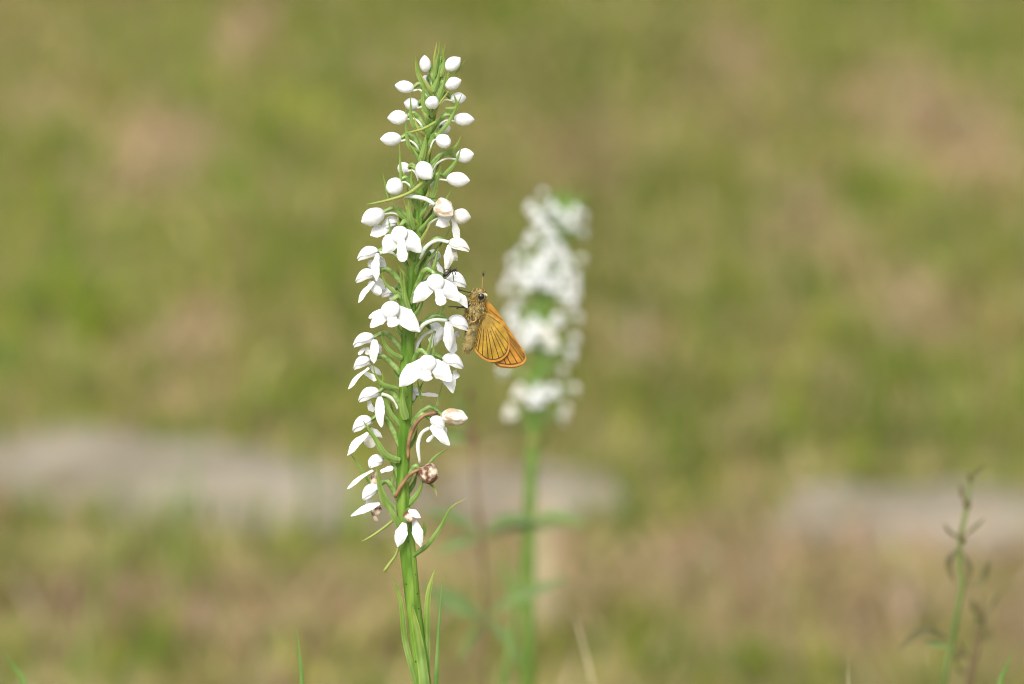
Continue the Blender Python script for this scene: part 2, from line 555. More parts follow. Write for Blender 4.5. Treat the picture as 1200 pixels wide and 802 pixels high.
M['grass'] = mat('green_grass', (.8, .8, .8), (1.1, 1.1, 1.1), 60, .8, .3, attr=True, spec=.05)
M['straw'] = mat('dry_grass', (.8, .8, .8), (1.1, 1.1, 1.1), 60, .8, .2, attr=True, spec=.05)
tag(grass_mesh('green_grass', 62000, -1.1, 1.1, .55, 3.6, False, .010, .034, .0018, .004, M['grass'], 1),
    'short green grass growing in patches across the turf', 'grass', kind='stuff')
tag(grass_mesh('dry_grass', 62000, -1.1, 1.1, .55, 3.6, True, .010, .036, .0018, .0042, M['straw'], 2),
    'dry tan grass matted across the turf', 'grass', kind='stuff')
tag(grass_mesh('meadow_grass', 60000, -5, 5, -1.6, 8, False, .03, .08, .004, .009, M['grass'], 3, (-1.1, 1.1, .55, 3.6)),
    'green meadow grass around the patchy turf', 'grass', kind='stuff')
tag(grass_mesh('meadow_straw', 60000, -5, 5, -1.6, 8, True, .03, .08, .004, .009, M['straw'], 4, (-1.1, 1.1, .55, 3.6)),
    'dry meadow straw around the patchy turf', 'grass', kind='stuff')

tag(grass_mesh('tall_grass', 260, -.9, .9, .55, 2.2, False, .09, .17, .0018, .0036, M['grass'], 6),
    'sparse taller green grass stalks standing out of the turf', 'grass', kind='stuff')
tag(grass_mesh('tall_straw', 200, -.9, .9, .55, 2.2, True, .06, .11, .0015, .0028, M['straw'], 7),
    'sparse taller dry stalks leaning out of the turf', 'grass', kind='stuff')

# ------------------------------------------------------------------ the orchid in focus
LEAN = 0.10
def O(x, y, wp=0.0):
    return P(x, y, wp + LEAN * (401 - y))
UV = lambda dx, dy, dw: (X * dx + UP * dy - FWD * dw)      # picture right, up, towards camera

STEM = [(517, 66, 1.2), (513, 90, 2.6), (509, 120, 3.8), (504, 150, 4.4), (500, 180, 5.0), (496, 210, 5.4), (492, 240, 5.8), (489, 270, 6.2),
        (486, 300, 6.8), (483, 330, 7.2), (480, 370, 7.3), (478, 410, 7.5), (476, 460, 7.6), (474, 510, 7.2), (472, 560, 7.2), (473, 600, 7.8),
        (477, 640, 9.0), (483, 700, 8.6), (489, 750, 8.6), (496, 802, 8.8)]
def stem_x(y):
    return float(np.interp(y, [s[1] for s in STEM], [s[0] for s in STEM]))
foot = O(496, 802)
base = Vector((foot.x + .018, foot.y - 0.006, ground_h(np.array(foot.x + .018), np.array(foot.y - .006)) - .002))
orchid = thing('white_orchid', base, 'white flowered orchid spike in sharp focus with the orange butterfly on it', 'orchid', None)
sp = [O(x, y) for x, y, r in STEM] + [foot.lerp(base, .35) + Vector((.003, 0, 0)), foot.lerp(base, .7) + Vector((.004, 0, 0)), base]
sr = [s[2] * S for s in STEM] + [9.4 * S, 10 * S, 11 * S]
V, F = tube(sp, [1] * len(sp), n=len(sp) * 4 - 3, seg=20, ribs=5, rib=.10, twist=1.2)
# true radii follow the control points
nn = len(sp) * 4 - 3
cpath = smooth_path(sp, nn)
rad = np.interp(np.linspace(0, len(sp) - 1, nn), range(len(sp)), sr)
V = [cpath[i // 20] + (v - cpath[i // 20]) * rad[i // 20] for i, v in enumerate(V)]
obj('stem', V, F, M['stem'], orchid)

def blade_part(name, parent, a, b, width, m='petal', prof='sepal', bow=.1, cup=.3, face=None, wav=.06, pos=O):
    A, B = pos(*a), pos(*b)
    face = face if face is not None else -FWD
    mid = A.lerp(B, .5) + face * ((B - A).length * bow)
    V, F = ribbon([A, mid, B], width * S, prof, face, cup * random.uniform(.4, 1.0), n=13, m=9, thick=.025, wav=wav * 4)
    return obj(name, V, F, M[m], parent)

def ovary_of(part, end, y_att, xo=0, wo=0, r=3.2, m='ovary', lift=0.0):
    r *= .9
    """green arching ovary from the stem to the flower's base; end is (x, y, w)"""
    sx = stem_x(y_att) + xo
    a = (sx, y_att, wo)
    dx = end[0] - sx
    q1 = (sx + dx * .28, y_att + (end[1] - y_att) * .62 - lift * .5, wo + (end[2] - wo) * .45)
    q2 = (sx + dx * .66, end[1] - 1.0 - lift, wo + (end[2] - wo) * .8)
    V, F = tube([O(*a), O(*q1), O(*q2), O(*end)], [r * .8 * S, r * 1.1 * S, r * S, r * .75 * S], n=16, seg=12, ribs=3, rib=.16, twist=3.0)
    obj('ovary', V, F, M[m], part)

def spur_of(part, pts, r=2.3, m='spur'):
    V, F = tube([O(*p) for p in pts], [r * S, r * .9 * S, r * S, r * 1.1 * S, r * .6 * S], n=16, seg=8)
    obj('spur', V, F, M[m], part)

cnt = 0
def bud(x, y, wp, dx, dy, dw, L, W, y_att, m='petal', wo=0, r=3.0, name='bud', lift=4, spur=True):
    """bud centred on the pixel, pointing (dx, dy up, dw to camera)"""
    global cnt
    cnt += 1
    ax = Vector((dx, dy, dw)).normalized()
    bx, by, bw = x - ax.x * L / 2, y + ax.y * L / 2, wp - ax.z * L / 2
    V, F = egg(O(bx, by, bw), UV(*ax), UP, L * S, W * S, 'bud', seed=cnt)
    if m in ('old', 'brown'): V = crumple(V, .00014 if m == 'old' else .00032)
    o = obj(name, V, F, M[m], orchid)
    ovary_of(o, (bx + ax.x * 2, by - ax.y * 2, bw + ax.z * 2), y_att, wo=wo, r=r, lift=lift)
    if spur:
        sx = stem_x(y_att)
        spur_of(o, [(bx + ax.x * 2, by + 3, bw + 1), (bx + (sx - bx) * .3, by + 2, bw * .8 + 2), (bx + (sx - bx) * .6, by + 8, bw * .5 + 3), (bx + (sx - bx) * .72, by + 16, bw * .4)], 1.25)
    return o

# top of the spike: closed buds
bud(498.5, 75, 8, -.1, 1, .2, 20, 14, 108, spur=False)
bud(531, 75, 4, .75, .6, .1, 22, 16, 106, spur=False)
bud(474, 102, 2, -1, .15, .15, 23, 15, 124)
bud(531, 98, 6, .9, .35, .2, 21, 15, 122, spur=False)
bud(537, 115, -6, 1, .05, -.2, 19, 14, 142)
bud(482, 122, -8, -.9, .2, -.3, 19, 15, 146)
bud(506.5, 121, 22, 0, -.1, 1, 20, 16, 138, wo=3, spur=False)
bud(466, 138, 4, -1, -.05, .2, 24, 17, 160)
bud(544, 140, 2, 1, -.05, .1, 24, 16, 164)
bud(458, 163, 2, -1, -.03, .1, 25, 17, 184)
bud(520, 166, 20, .5, -.35, .8, 24, 17, 178, wo=2)
bud(545, 182.5, 4, .9, .15, .3, 22, 17.5, 204)
bud(499, 94, -14, -.3, .3, -1, 14, 12, 114, spur=False)
bud(521, 150, -18, .5, -.1, -1, 18, 14, 166, spur=False)
bud(498, 201, 24, .55, -.65, .5, 27, 20, 214, wo=3)
bud(473, 197, -14, -.6, .1, -.8, 20, 15, 218)
bud(537, 210.5, 8, 1, -.12, .2, 28, 18, 236)
bud(462, 219, 14, -.45, -.6, .6, 23, 20, 240)
bud(437, 254.5, 6, -.85, -.4, .2, 30, 21, 268)
bud(521, 245, 16, .6, -.5, .6, 29, 23, 268, 'old', name='withering_flower')
bud(541, 254, 2, .95, -.1, -.1, 22, 19, 282, 'cream')

def flower(h, az, pit, L, W, blades, y_att=None, m='petal', wo=0, spur=None, ovary=True, lift=5, name='flower', r=3.2, roll=0):
    flat = .84 if abs(az) > 30 else .58
    """h = hood centre (x, y, w); az: 0 faces the camera, -90 left, 90 right; pit: droop in degrees.
    blades: (name, a, b, width[, material, profile, bow, face azimuth])"""
    global cnt
    cnt += 1
    a, p = R(az), R(pit)
    ax = Vector((math.sin(a) * math.cos(p), -math.sin(p), math.cos(a) * math.cos(p)))
    up = UV(math.sin(R(roll)), math.cos(R(roll)), .15)
    b = (h[0] - ax.x * L / 2, h[1] + ax.y * L / 2, h[2] - ax.z * L / 2)
    V, F = hood_shell(O(*b), UV(*ax), up, L * S, W * S, R(-88), R(88), flat=flat, seed=cnt)
    if m in ('old', 'brown'): V = crumple(V, .0002)
    o = obj(name, V, F, M[m], orchid)
    for k in (-1, 1):
        V, F = hood_shell(O(b[0] + ax.x, b[1] - ax.y, b[2] + ax.z), UV(*ax), up, L * .93 * S, W * S, R(k * 62 - 52), R(k * 62 + 52), .93, flat=flat, seed=cnt + 100 * k, drop=.30)
        if m in ('old', 'brown'): V = crumple(V, .0002)
        obj('petal', V, F, M[m if m != 'speckled_petal' else 'petal'], o)
    V, F = tube([O(b[0] + ax.x * 2, b[1] - ax.y * 2, b[2] + ax.z * 2), O(b[0] + ax.x * L * .35, b[1] - ax.y * L * .35 + W * .12, b[2] + ax.z * L * .35)], [W * .2 * S, W * .22 * S, W * .1 * S], n=6, seg=10)
    obj('column', V, F, M['spur'], o)
    if ovary:
        ya = y_att if y_att else h[1] + 34
        ovary_of(o, (b[0] + ax.x * 2, b[1], b[2] + ax.z * 2), ya, wo=wo, lift=lift, r=r)
    for bl in blades:
        nm, A, B, wd = bl[:4]
        bm = bl[4] if len(bl) > 4 and bl[4] else ('petal' if m != 'cream' else 'cream')
        pf = bl[5] if len(bl) > 5 and bl[5] else ('lip' if nm == 'lip' else 'sepal')
        bw = bl[6] if len(bl) > 6 and bl[6] is not None else .12
        fa = R(bl[7]) if len(bl) > 7 else R(az * .35)
        face = UV(math.sin(fa), .25, math.cos(fa)).normalized()
        blade_part(nm, o, A, B, wd, bm, pf, bw, .35, face)
    if spur:
        spur_of(o, spur)
    return o

def lobes(h, az, L, W, ws=1.0):
    """sepals and lip of a flower seen from behind or half hidden"""
    a = R(az)
    f = Vector((math.sin(a), math.cos(a))); s = Vector((math.cos(a), -math.sin(a)))
    x, y, wp = h
    out = []
    for k in (-1, 1):
        A = (x - f.x * L * .3 + s.x * k * W * .25, y + W * .15, wp - f.y * L * .3 + s.y * k * W * .25)
        B = (x + s.x * k * L * .95 - f.x * L * .1, y + L * 1.0, wp + s.y * k * L * .95 - f.y * L * .1)
        out.append(('sepal', A, B, 19 * ws, None, None, .12, az + 35 * k))
    out.append(('lip', (x - f.x * 2, y + W * .2, wp - f.y * 2), (x + f.x * L * .35, y + L * 1.35, wp + f.y * L * .35), 14 * ws, None, None, .1, az))
    return out

# open flowers, from the top down
flower((457, 262, -8), -70, 10, 22, 18, [('sepal', (456, 266, -4), (434, 276, 2), 17), ('sepal', (458, 268, -12), (470, 280, -18), 15)], 296)
flower((468, 275, 34), -8, 60, 22, 20,
       [('sepal', (466, 273, 30), (449, 297, 32), 20), ('sepal', (470, 270, 30), (493, 296, 32), 22),
        ('lip', (470, 280, 40), (472, 307, 46), 13)], 306, wo=5)
flower((522, 254, 8), 20, 40, 16, 14, [('lip', (519, 254, 10), (519, 267, 12), 17, None, 'lip'), ('sepal', (531, 254, 4), (536, 282, 2), 9, None, 'strap')], 276, ovary=False)
flower((431, 298, 4), -80, 10, 27, 21,
       [('sepal', (442, 297, 12), (441, 330, 14), 12), ('sepal', (440, 300, -8), (452, 314, -12), 12), ('lip', (434, 305, 2), (437, 316, 0), 12)], 322,
       m='speckled_petal', spur=[(445, 297, 4), (452, 295, 2), (464, 298, 0), (470, 306, 0)])
flower((538, 288, 4), 78, 8, 27, 21,
       [('sepal', (527, 287, 12), (523, 319, 14), 12), ('sepal', (528, 290, -6), (536, 306, -8), 10), ('lip', (534, 296, 2), (531, 306, 0), 9)], 322,
       m='cream', spur=[(526, 284, 8), (512, 282, 8), (499, 290, 8), (492, 304, 8)])
flower((508, 300, -26), 160, 5, 22, 18, [('sepal', (504, 303, -20), (499, 320, -16), 13), ('sepal', (508, 304, -20), (519, 322, -16), 12), ('sepal', (514, 296, -20), (512, 305, -16), 10)], 330)
flower((428, 324, 2), -85, 12, 25, 20,
       [('sepal', (438, 330, 8), (420, 355, 14), 9), ('sepal', (440, 326, 0), (450, 340, -4), 15), ('lip', (432, 331, 2), (446, 345, 6), 11)], 352,
       m='speckled_petal')
flower((455, 343, -14), -60, 10, 18, 16, [('sepal', (456, 344, -12), (468, 352, -16), 13)], 372)
flower((511, 331, 32), 12, 58, 22, 21,
       [('sepal', (509, 328, 28), (484, 355, 30), 19), ('sepal', (514, 328, 28), (538, 353, 30), 20),
        ('lip', (513, 338, 36), (518, 358, 42), 13)], 360, wo=5)
flower((535, 329, 4), 80, 10, 25, 23,
       [('sepal', (532, 340, 10), (548, 361, 12), 12), ('sepal', (526, 333, -8), (530, 352, -12), 12)], 352)
flower((458, 363, 30), -14, 58, 22, 23,
       [('sepal', (461, 359, 26), (492, 389, 28), 22), ('sepal', (456, 363, 26), (434, 384, 30), 16),
        ('sepal', (450, 362, 20), (432, 373, 22), 6, None, 'strap'), ('lip', (458, 369, 34), (462, 383, 38), 15)], 388, wo=4)
flower((538, 379, 4), 78, 14, 27, 23,
       [('sepal', (525, 377, 12), (526, 411, 16), 16), ('sepal', (520, 384, -6), (512, 402, -10), 14), ('lip', (529, 390, 2), (531, 414, 4), 12),
        ('sepal', (535, 388, -8), (538, 396, -10), 10)], 410,
       spur=[(524, 376, 8), (510, 375, 10), (496, 381, 10), (491, 390, 8)])
flower((426, 399, 4), -80, 12, 27, 21,
       [('sepal', (439, 398, 12), (438, 426, 14), 14), ('sepal', (437, 402, -8), (446, 415, -12), 12), ('lip', (428, 408, 2), (420, 416, 4), 6, None, 'strap'),
        ('lip', (430, 407, 2), (431, 416, 2), 7)], 424, m='speckled_petal')
flower((424, 426, 2), -85, 14, 22, 20,
       [('sepal', (432, 431, 10), (408, 456, 16), 6, None, 'strap'), ('lip', (426, 436, 2), (441, 446, 0), 7, None, 'strap', -.3), ('sepal', (434, 429, -6), (447, 440, -10), 8)], 452)
flower((501, 426, 32), 4, 60, 22, 21,
       [('sepal', (498, 422, 28), (468, 453, 30), 22), ('sepal', (504, 422, 28), (529, 447, 30), 21),
        ('lip', (499, 433, 36), (499, 447, 40), 16)], 454, wo=5)
flower((531, 424, 4), 76, 12, 27, 22,
       [('sepal', (520, 430, 14), (531, 461, 18), 16), ('lip', (533, 434, 2), (537, 443, 0), 9, None, None, -.2)], 448)
flower((512, 386, -20), 120, 8, 20, 18, [('sepal', (510, 390, -16), (506, 408, -14), 14)], 420,
       spur=[(508, 388, -12), (498, 392, -10), (490, 402, -6), (487, 414, -4)])
flower((487, 460, -14), 130, 10, 18, 14, [('sepal', (486, 462, -8), (515, 464, -6), 5, None, 'strap'), ('sepal', (487, 458, -10), (484, 470, -8), 8)], 478)
flower((432, 463, 4), -78, 14, 27, 21,
       [('sepal', (445, 465, 12), (447, 501, 16), 14), ('lip', (432, 470, 2), (437, 483, 0), 9, None, None, .2)], 492, m='speckled_petal',
       spur=[(447, 462, 4), (456, 465, 2), (464, 472, 0), (466, 480, 0)])
flower((424, 497, 4), -75, 20, 26, 22,
       [('sepal', (431, 507, 12), (407, 534, 16), 11), ('lip', (428, 508, 2), (436, 525, 0), 14, 'cream'), ('sepal', (434, 502, -6), (448, 513, -8), 8)], 540)
flower((440, 541, 6), -40, 12, 20, 19,
       [('sepal', (437, 551, 10), (407, 573, 14), 5.5, None, 'strap'), ('sepal', (446, 553, 8), (461, 548, 8), 7, None, 'strap'),
        ('lip', (440, 553, 4), (436, 571, 4), 10, 'brown')], 586)
flower((434, 576, 6), -60, 28, 26, 19,
       [('sepal', (445, 590, 10), (411, 605, 14), 9.5), ('lip', (432, 580, 2), (434, 594, 0), 10, 'cream'), ('lip', (446, 594, 2), (438, 602, 4), 11, 'brown'),
        ('lip', (436, 600, 4), (442, 611, 4), 5, 'brown', 'strap')], 616)
flower((513, 495, 10), 60, 16, 20, 18,
       [('sepal', (505, 499, 16), (527, 522, 18), 15), ('lip', (512, 506, 10), (500, 518, 8), 5), ('sepal', (516, 498, 2), (523, 512, 0), 9)], 530,
       spur=[(503, 502, 12), (495, 507, 12), (490, 520, 12), (492, 543, 12)], ovary=True)
bud(533, 489, 6, 1, -.08, .2, 32, 21, 508, 'old', name='withering_flower', lift=10, spur=False)
wf = bud(503, 555, 10, .7, -.3, .4, 26, 24, 584, 'brown', name='withered_flower', lift=4, spur=False)
V, F = tube([O(495, 549, 12), O(482, 555, 14), O(471, 568, 13), O(463, 583, 10)], [2.2 * S, 2.2 * S, 2.6 * S, 2.0 * S], n=16, seg=8)
obj('spur', V, F, M['browntube'], wf)
V, F = tube([O(513, 484, 9), O(497, 487, 10), O(485, 500, 11), O(479, 518, 10), O(478, 538, 8)], [2.2 * S, 2.2 * S, 2.4 * S, 2.2 * S, 1.8 * S], n=18, seg=8)
obj('spur', V, F, M['browntube'], wf)
wf2 = flower((481, 604, 22), 0, 40, 17, 16,
             [('sepal', (474, 613, 20), (466, 641, 22), 15), ('sepal', (486, 610, 20), (493, 641, 22), 13), ('sepal', (479, 598, 26), (493, 607, 26), 9)], 626,
             m='brown', wo=5, name='withered_flower', lift=0)
V, F = tube([O(463, 608, 12), O(452, 617, 14), O(438, 627, 14), O(424, 635, 14)], [2.0 * S, 1.8 * S, 1.5 * S, .8 * S], n=10, seg=8)
obj('ovary', V, F, M['stalk'], wf2)
V, F = tube([O(467, 641, 12), O(463, 652, 12), O(457, 660, 12), O(450, 670, 12)], [1.6 * S, 1.6 * S, 1.7 * S, 2 * S], n=10, seg=8)
obj('ovary', V, F, M['stalk'], wf2)

# bracts: pixel paths base -> tip, width
def bract(pts, width, m='bract', cup=.55, wav=.05, face=None):
    q = [O(*(p if len(p) == 3 else (*p, 6))) for p in pts]
    V, F = ribbon(q, width * .86 * S, 'lance', face, cup, n=14, m=7, thick=.05, wav=wav)
    obj('bract', V, F, M[m], orchid, colors=list(RC))

BR = [  # the tuft at the tip
    ([(511, 92, 0), (509, 70, 0), (512, 49, -2)], 5), ([(514, 92, 2), (514, 70, 3), (515, 48, 2)], 5), ([(517, 92, 0), (519, 70, 0), (522, 50, 0)], 5.5),
    ([(509, 90, 6), (511, 76, 8), (515, 58, 8)], 6), ([(516, 90, 6), (520, 78, 6), (518, 55, 6)], 5.5),
    ([(500, 108, 2), (492, 90, 2), (486, 64, 0)], 7), ([(497, 102, -4), (488, 85, -4), (487, 70, -4)], 4),
    ([(515, 112, 6), (522, 98, 8), (527, 80, 8)], 8), ([(522, 100, -2), (536, 84, 0), (546, 69, 0)], 4),
    ([(507, 108, 8), (512, 96, 9), (515, 82, 8)], 8), ([(513, 118, 8), (518, 104, 10), (523, 86, 9)], 8),
    ([(502, 136, 8), (497, 122, 10), (496, 95, 10)], 9), ([(496, 152, 4), (484, 146, 6), (481, 110, 6)], 6),
    ([(512, 160, 12), (524, 146, 14), (533, 130, 12), (542, 109, 10)], 6), ([(522, 128, 4), (535, 126, 4), (531, 108, 4)], 6),
    ([(492, 178, 4), (480, 172, 6), (476, 150, 6), (475, 126, 6)], 6), ([(493, 190, 12), (497, 174, 14), (500, 153, 12)], 9),
    ([(521, 182, 8), (534, 172, 10), (541, 158, 8)], 6), ([(520, 206, 10), (534, 190, 12), (541, 171, 10)], 6),
    ([(470, 210, 10), (469, 190, 10), (468, 167, 8)], 4), ([(485, 216, 6), (474, 208, 8), (471, 200, 8)], 10),
    ([(506, 232, 12), (511, 214, 14), (517, 194, 12)], 8), ([(457, 236, 6), (453, 222, 6), (448, 202, 4)], 4),
    ([(520, 240, 4), (526, 228, 4), (532, 219, 4)], 3), ([(484, 270, 14), (480, 254, 18), (479, 230, 16)], 10),
    ([(482, 262, 6), (470, 252, 8), (457, 238, 8)], 8), ([(459, 280, 12), (457, 268, 14), (455, 254, 12)], 4),
    ([(470, 272, 4), (467, 262, 4), (466, 250, 4)], 5), ([(505, 323, 16), (510, 308, 18), (514, 288, 16)], 6),
    ([(492, 320, 4), (506, 300, -2), (522, 278, -4), (530, 262, -6)], 4),
    ([(477, 350, 10), (462, 342, 12), (450, 330, 12), (447, 312, 10)], 6), ([(481, 372, 14), (475, 352, 16), (473, 322, 14)], 10),
    ([(515, 372, 4), (520, 358, 6), (524, 340, 6)], 4), ([(472, 420, 8), (460, 415, 10), (450, 402, 12), (447, 384, 10)], 8),
    ([(500, 418, 10), (504, 404, 12), (508, 388, 10)], 5), ([(507, 420, 6), (508, 408, 6), (508, 396, 4)], 4),
    ([(467, 456, 8), (448, 450, 10), (440, 440, 12), (437, 426, 10)], 6), ([(448, 452, 4), (449, 444, 4), (448, 436, 4)], 4),
    ([(476, 492, 14), (472, 474, 17), (473, 452, 14)], 11), ([(470, 500, 4), (458, 486, 4), (452, 472, 2), (442, 440, 2)], 8),
    ([(512, 476, 4), (515, 462, 4), (519, 448, 4)], 3), ([(494, 470, 10), (491, 456, 12), (489, 444, 12)], 4),
    ([(469, 540, 12), (453, 535, 16), (440, 515, 18), (424, 491, 16)], 10), ([(434, 568, 4), (422, 548, 6), (412, 534, 6), (403, 526, 6)], 4),
    ([(462, 600, 12), (450, 585, 16), (445, 570, 16), (441, 548, 12)], 12), ([(474, 628, 14), (462, 606, 20), (450, 585, 20), (443, 564, 18)], 9),
    ([(479, 592, 4), (490, 578, 6), (497, 560, 6)], 9), ([(503, 543, 8), (512, 534, 8), (527, 525, 8)], 4),
    ([(503, 566, 6), (510, 574, 8), (512, 583, 8)], 4), ([(460, 566, 2), (461, 558, 2), (463, 548, 2)], 5),
    ([(484, 652, 6), (501, 639, 8), (516, 618, 8), (529, 595, 8), (547, 584, 6)], 7), ([(490, 634, 0), (497, 622, 0), (496, 608, 0)], 9),
]
for k, (pts, wd) in enumerate(BR):
    bract(pts, wd, 'bract' if k % 3 else ('bract_yellow' if wd < 6 else 'bract'))
for pts, wd in (([(511, 143, 16), (496, 151, 18), (477, 156, 16)], 3.0), ([(498, 212, 20), (480, 226, 22), (458, 234, 20), (431, 240, 18)], 3.6)):
    V, F = tube([O(*p) for p in pts], [wd * .7 * S, wd * .6 * S, wd * .5 * S, wd * .3 * S], n=14, seg=8)
    obj('ovary', V, F, M['stalk'], orchid)
V, F = tube([O(474, 230, 14), O(488, 231, 18), O(500, 234, 20), O(509, 240, 20)], [2.4 * S, 2.6 * S, 2.6 * S, 2.4 * S], n=12, seg=8)
obj('spur', V, F, M['spur'], orchid)
for k in range(16):      # smaller bracts round the back of the stem
    y = 190 + k * 26
    s = 1 if k % 2 else -1
    sx = stem_x(y)
    bract([(sx + s * 3, y, -5), (sx + s * 12, y - 12, -10), (sx + s * random.uniform(14, 22), y - random.uniform(24, 34), -12)], random.uniform(6, 9))
rb = random.Random(12)
for k in range(34):
    y = 112 + k * 8.5
    s_ = 1 if k % 2 else -1
    sx = stem_x(y)
    x1, x2 = sx + s_ * rb.uniform(4, 11), sx + s_ * rb.uniform(8, 24)
    bract([(sx + s_ * rb.uniform(-2, 3), y, 5), (x1, y - rb.uniform(8, 13), rb.uniform(8, 12)), (x2, y - rb.uniform(20, 36), rb.uniform(2, 12))], rb.uniform(4, 6.5), 'bract_yellow' if k % 3 == 0 else 'bract')
def orchid_leaf(pts, width, m='bract', cup=.6):
    q = [O(*p) for p in pts]
    V, F = ribbon(q, width * S, 'grass', None, cup, n=16, m=5, thick=.06)
    obj('leaf', V, F, M[m], orchid, colors=list(RC))
orchid_leaf([(495, 830, 6), (487, 798, 8), (475, 753, 10), (469, 702, 10), (460, 676, 8)], 7)
orchid_leaf([(500, 850, 12), (497, 798, 16), (491, 756, 14), (486, 729, 13), (482, 705, 12)], 12)
orchid_leaf([(499, 830, 0), (500, 771, 0), (500, 729, 2), (503, 690, 2), (511, 665, 0)], 8.5)
# the broad lower leaves, below the frame
for k, (az, ln, z0) in enumerate(((20, .15, .16), (150, .17, .12), (265, .16, .07), (80, .14, .045))):
    c = base.lerp(foot, z0 / max(foot.z, .1))
    dv = Vector((math.cos(R(az)), math.sin(R(az)), 0))
    V, F = ribbon([c, c + dv * ln * .45 + Vector((0, 0, .05)), c + dv * ln + Vector((0, 0, .03))], .022, 'leaf', (0, 0, 1), .5, n=14, m=7, thick=.03)
    obj('leaf', V, F, M['bract'], orchid, colors=list(RC))

# ------------------------------------------------------------------ butterfly
M['fur'] = mat('olive_fur', (.09, .065, .025), (.34, .26, .10), 800, .8, bump=.8, bscale=3500)
M['hair'] = mat('scale_hair', (.9, .9, .9), (1.1, 1.1, 1.1), 900, .7, .2, attr=True)
M['wing'] = mat('orange_wing', (.80, .80, .80), (1.12, 1.12, 1.12), 1200, .55, .12, attr=True, bump=.3, bscale=4000)
M['black'] = mat('dark_chitin', (.012, .010, .008), (.03, .022, .016), 800, .35, bump=.2, bscale=3000, spec=.5)
M['eye'] = mat('black_eye', (.006, .005, .005), (.01, .008, .008), 900, .08, spec=.7)
M['eyering'] = mat('pale_eye_ring', (.40, .33, .16), (.55, .46, .26), 900, .7)
M['vein'] = mat('dark_vein', (.05, .022, .006), (.085, .04, .01), 900, .6)
M['legs'] = mat('tan_leg', (.22, .12, .04), (.38, .23, .08), 900, .55)
def Z6(x, y, wp=0):
    return P(510 + x / 5.73, 310 + y / 5.73, wp)
bl = O(562, 372, 2)
bfly = thing('butterfly', bl, 'orange skipper butterfly with closed dark veined wings perched on the white flowers', 'butterfly')
path = [Z6(292, 160, 6), Z6(291, 176, 6), Z6(290, 205, 6), Z6(285, 235, 5), Z6(275, 258, 4), Z6(272, 300, 4), Z6(270, 345, 3), Z6(262, 390, 3), Z6(250, 435, 3), Z6(238, 490, 4), Z6(224, 545, 4), Z6(211, 582, 4), Z6(204, 598, 4)]
rads = np.array([12, 40, 50, 44, 52, 64, 62, 50, 44, 44, 36, 22, 6]) / 5.73 * S
n = 49
V, F = tube(path, [1] * 13, n=n, seg=20)
cp = smooth_path(path, n)
rd = np.interp(np.linspace(0, 12, n), range(13), rads)
rd *= 1 + .035 * np.sin(np.arange(n) * 1.9) * (np.arange(n) > 28)          # abdomen rings
V = [cp[i // 20] + (v - cp[i // 20]) * rd[i // 20] for i, v in enumerate(V)]
body = obj('body', V, F, M['fur'], bfly)
# fine hair over head, thorax and abdomen
hv, hf, hc = [], [], []
rh = random.Random(4)
pal = [(.42, .25, .035), (.50, .33, .06), (.15, .10, .025), (.50, .42, .20), (.04, .03, .012), (.30, .26, .13)]
for k in range(4200):
    i = int(min(n - 3, max(1, rh.triangular(1, n - 3, 16)))) if k % 3 else rh.randrange(24, n - 3)
    j = rh.randrange(20)
    a = V[i * 20 + j]; c = cp[i]
    o_ = (a - c).normalized()
    t = (cp[i + 1] - cp[i - 1]).normalized()
    rnd = Vector((rh.uniform(-1, 1), rh.uniform(-1, 1), rh.uniform(-1, 1)))
    ln = (rh.uniform(5, 14) if i < 26 else rh.uniform(1.5, 3.5)) / 5.73 * S * 2.0
    a = a + t * rh.uniform(-1, 1) * .0004 + rnd * .0001
    dvec = (o_ * .45 + t * .9 + rnd * .45).normalized()
    sd = dvec.cross(Vector((rh.uniform(-1, 1), rh.uniform(-1, 1), rh.uniform(-1, 1)))).normalized() * .00009
    q = len(hv)
    hv += [a - sd, a + sd, a + dvec * ln]
    hf.append((q, q + 1, q + 2))
    hc += [pal[rh.randrange(6)]] * 3
tag(obj('fur', hv, hf, M['hair'], body, smooth=False, colors=hc), kind='stuff')

